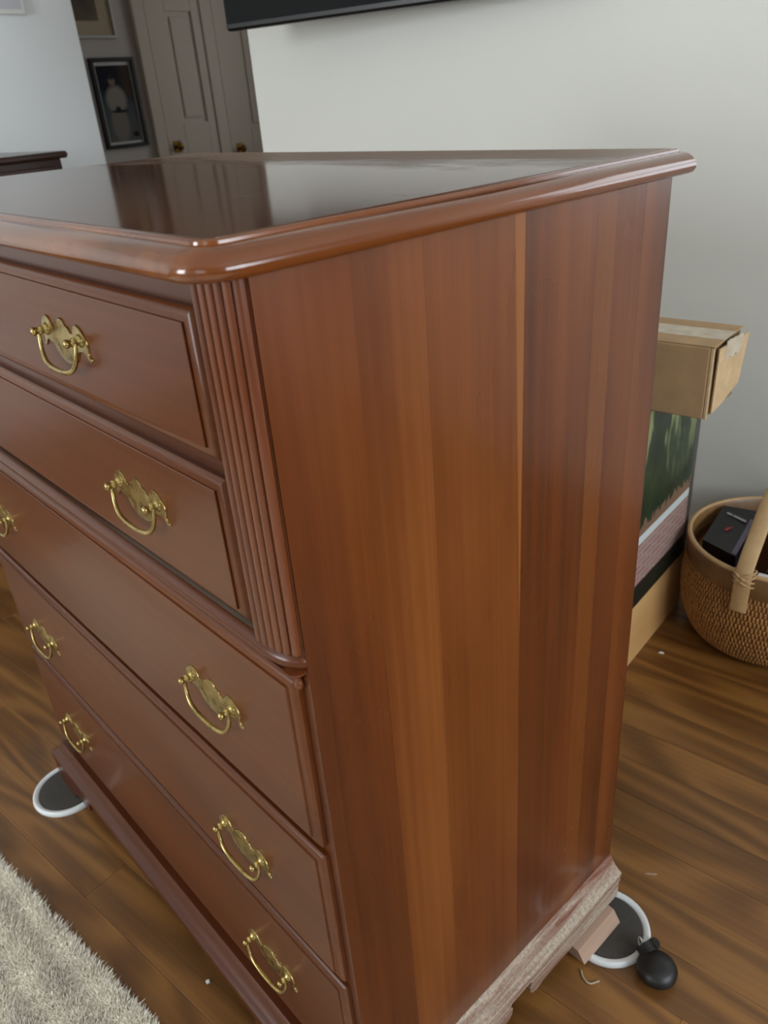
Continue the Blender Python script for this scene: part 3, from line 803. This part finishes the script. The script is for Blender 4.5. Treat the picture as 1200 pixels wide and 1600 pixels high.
def hall_door(n, y0, y1, knob_y, knob_z, panels):
    e = bpy.data.objects.new('door_%d' % n, None); C.objects.link(e); e.location = (XH, y0, 0); struct(e)
    w_ = y1-y0
    obj('door_slab', *cbox(.0005, .014, .003, w_-.003, .01, 2.02), 'trimw', e)
    # raised stiles and rails around sunken panels
    ys = panels[0]; zs = panels[1]
    obj('door_stile', *cbox(.0142, .026, .003, ys[0]-y0, .01, 2.02, .002), 'trimw', e)
    obj('door_stile', *cbox(.0142, .026, ys[1]-y0, w_-.003, .01, 2.02, .002), 'trimw', e)
    zz = [.01] + [q for p in zs for q in p] + [2.02]
    for a, b in zip(zz[::2], zz[1::2]): obj('door_rail', *cbox(.0142, .026, ys[0]-y0+.0002, ys[1]-y0-.0002, a, b, .002), 'trimw', e)
    for a, b in zs: obj('door_panel', *cbox(.0142, .022, ys[0]-y0+.03, ys[1]-y0-.03, a+.03, b-.03, .006), 'trimw', e)
    k = obj('knob_plate', *cbox(.0262, .029, knob_y-y0-.030, knob_y-y0+.030, knob_z-.034, knob_z+.034, .001), 'dark_brass', e)
    obj('knob', *lathe([(.008, .0292), (.007, .045), (.020, .052), (.024, .062), (.018, .072), (.002, .075)], 20, (0, knob_y-y0, knob_z), 'x'), 'dark_brass', e, smooth=50)
hall_door(1, 3.02, 3.43, 3.085, .972, ((3.165, 3.365), ((.20, .90), (1.10, 1.71))))
hall_door(2, 3.53, 4.24, 3.605, .915, ((3.73, 4.06), ((.20, .85), (1.03, 1.75))))
for i, (a, b) in enumerate(((2.93, 3.018), (3.432, 3.528), (4.242, 4.33))):
    struct(obj('trim_%d' % (i+1), *cbox(XH+.0005, XH+.034, a, b, 0, 2.10, .006), 'trimw'))

# ------------------------------------------------------------------ litter on the floor
def flake(name, label, cat, x, y, pts, h, mat, rz):
    V, F = rings([[(a, b, .0004) for a, b in pts], [(a*.8, b*.8, h) for a, b in pts]])
    o = tag(obj(name, V, F, mat), label, cat); o.location = (x, y, 0); o.rotation_euler = (0, 0, rz)
flake('wood_splinter', 'thin pale splinter on the bare floor behind the slider', 'splinter', .103, .580, [(-.010, -.001), (.008, -.0022), (.011, .0005), (-.008, .0022)], .0015, 'raw', .6)
flake('white_crumb', 'tiny white crumb on the floor between rug and chest', 'crumb', -.355, .009, [(-.0035, -.002), (.002, -.0035), (.0038, .001), (-.001, .0035)], .003, 'paper', 0)
flake('pale_crumb', 'pale crumb on the floor between crate and basket', 'crumb', -.110, 1.140, [(-.006, -.002), (.004, -.004), (.006, .002), (-.003, .004)], .002, 'paper', .3)
o = tag(obj('thread_curl', *tube(spline([(.087, .364, .0018), (.094, .356, .0018), (.106, .353, .0018), (.116, .365, .0018)], 6), .0014, 6), 'mat', smooth=True),
        'short curl of pale thread on the floor below the foot block', 'thread')
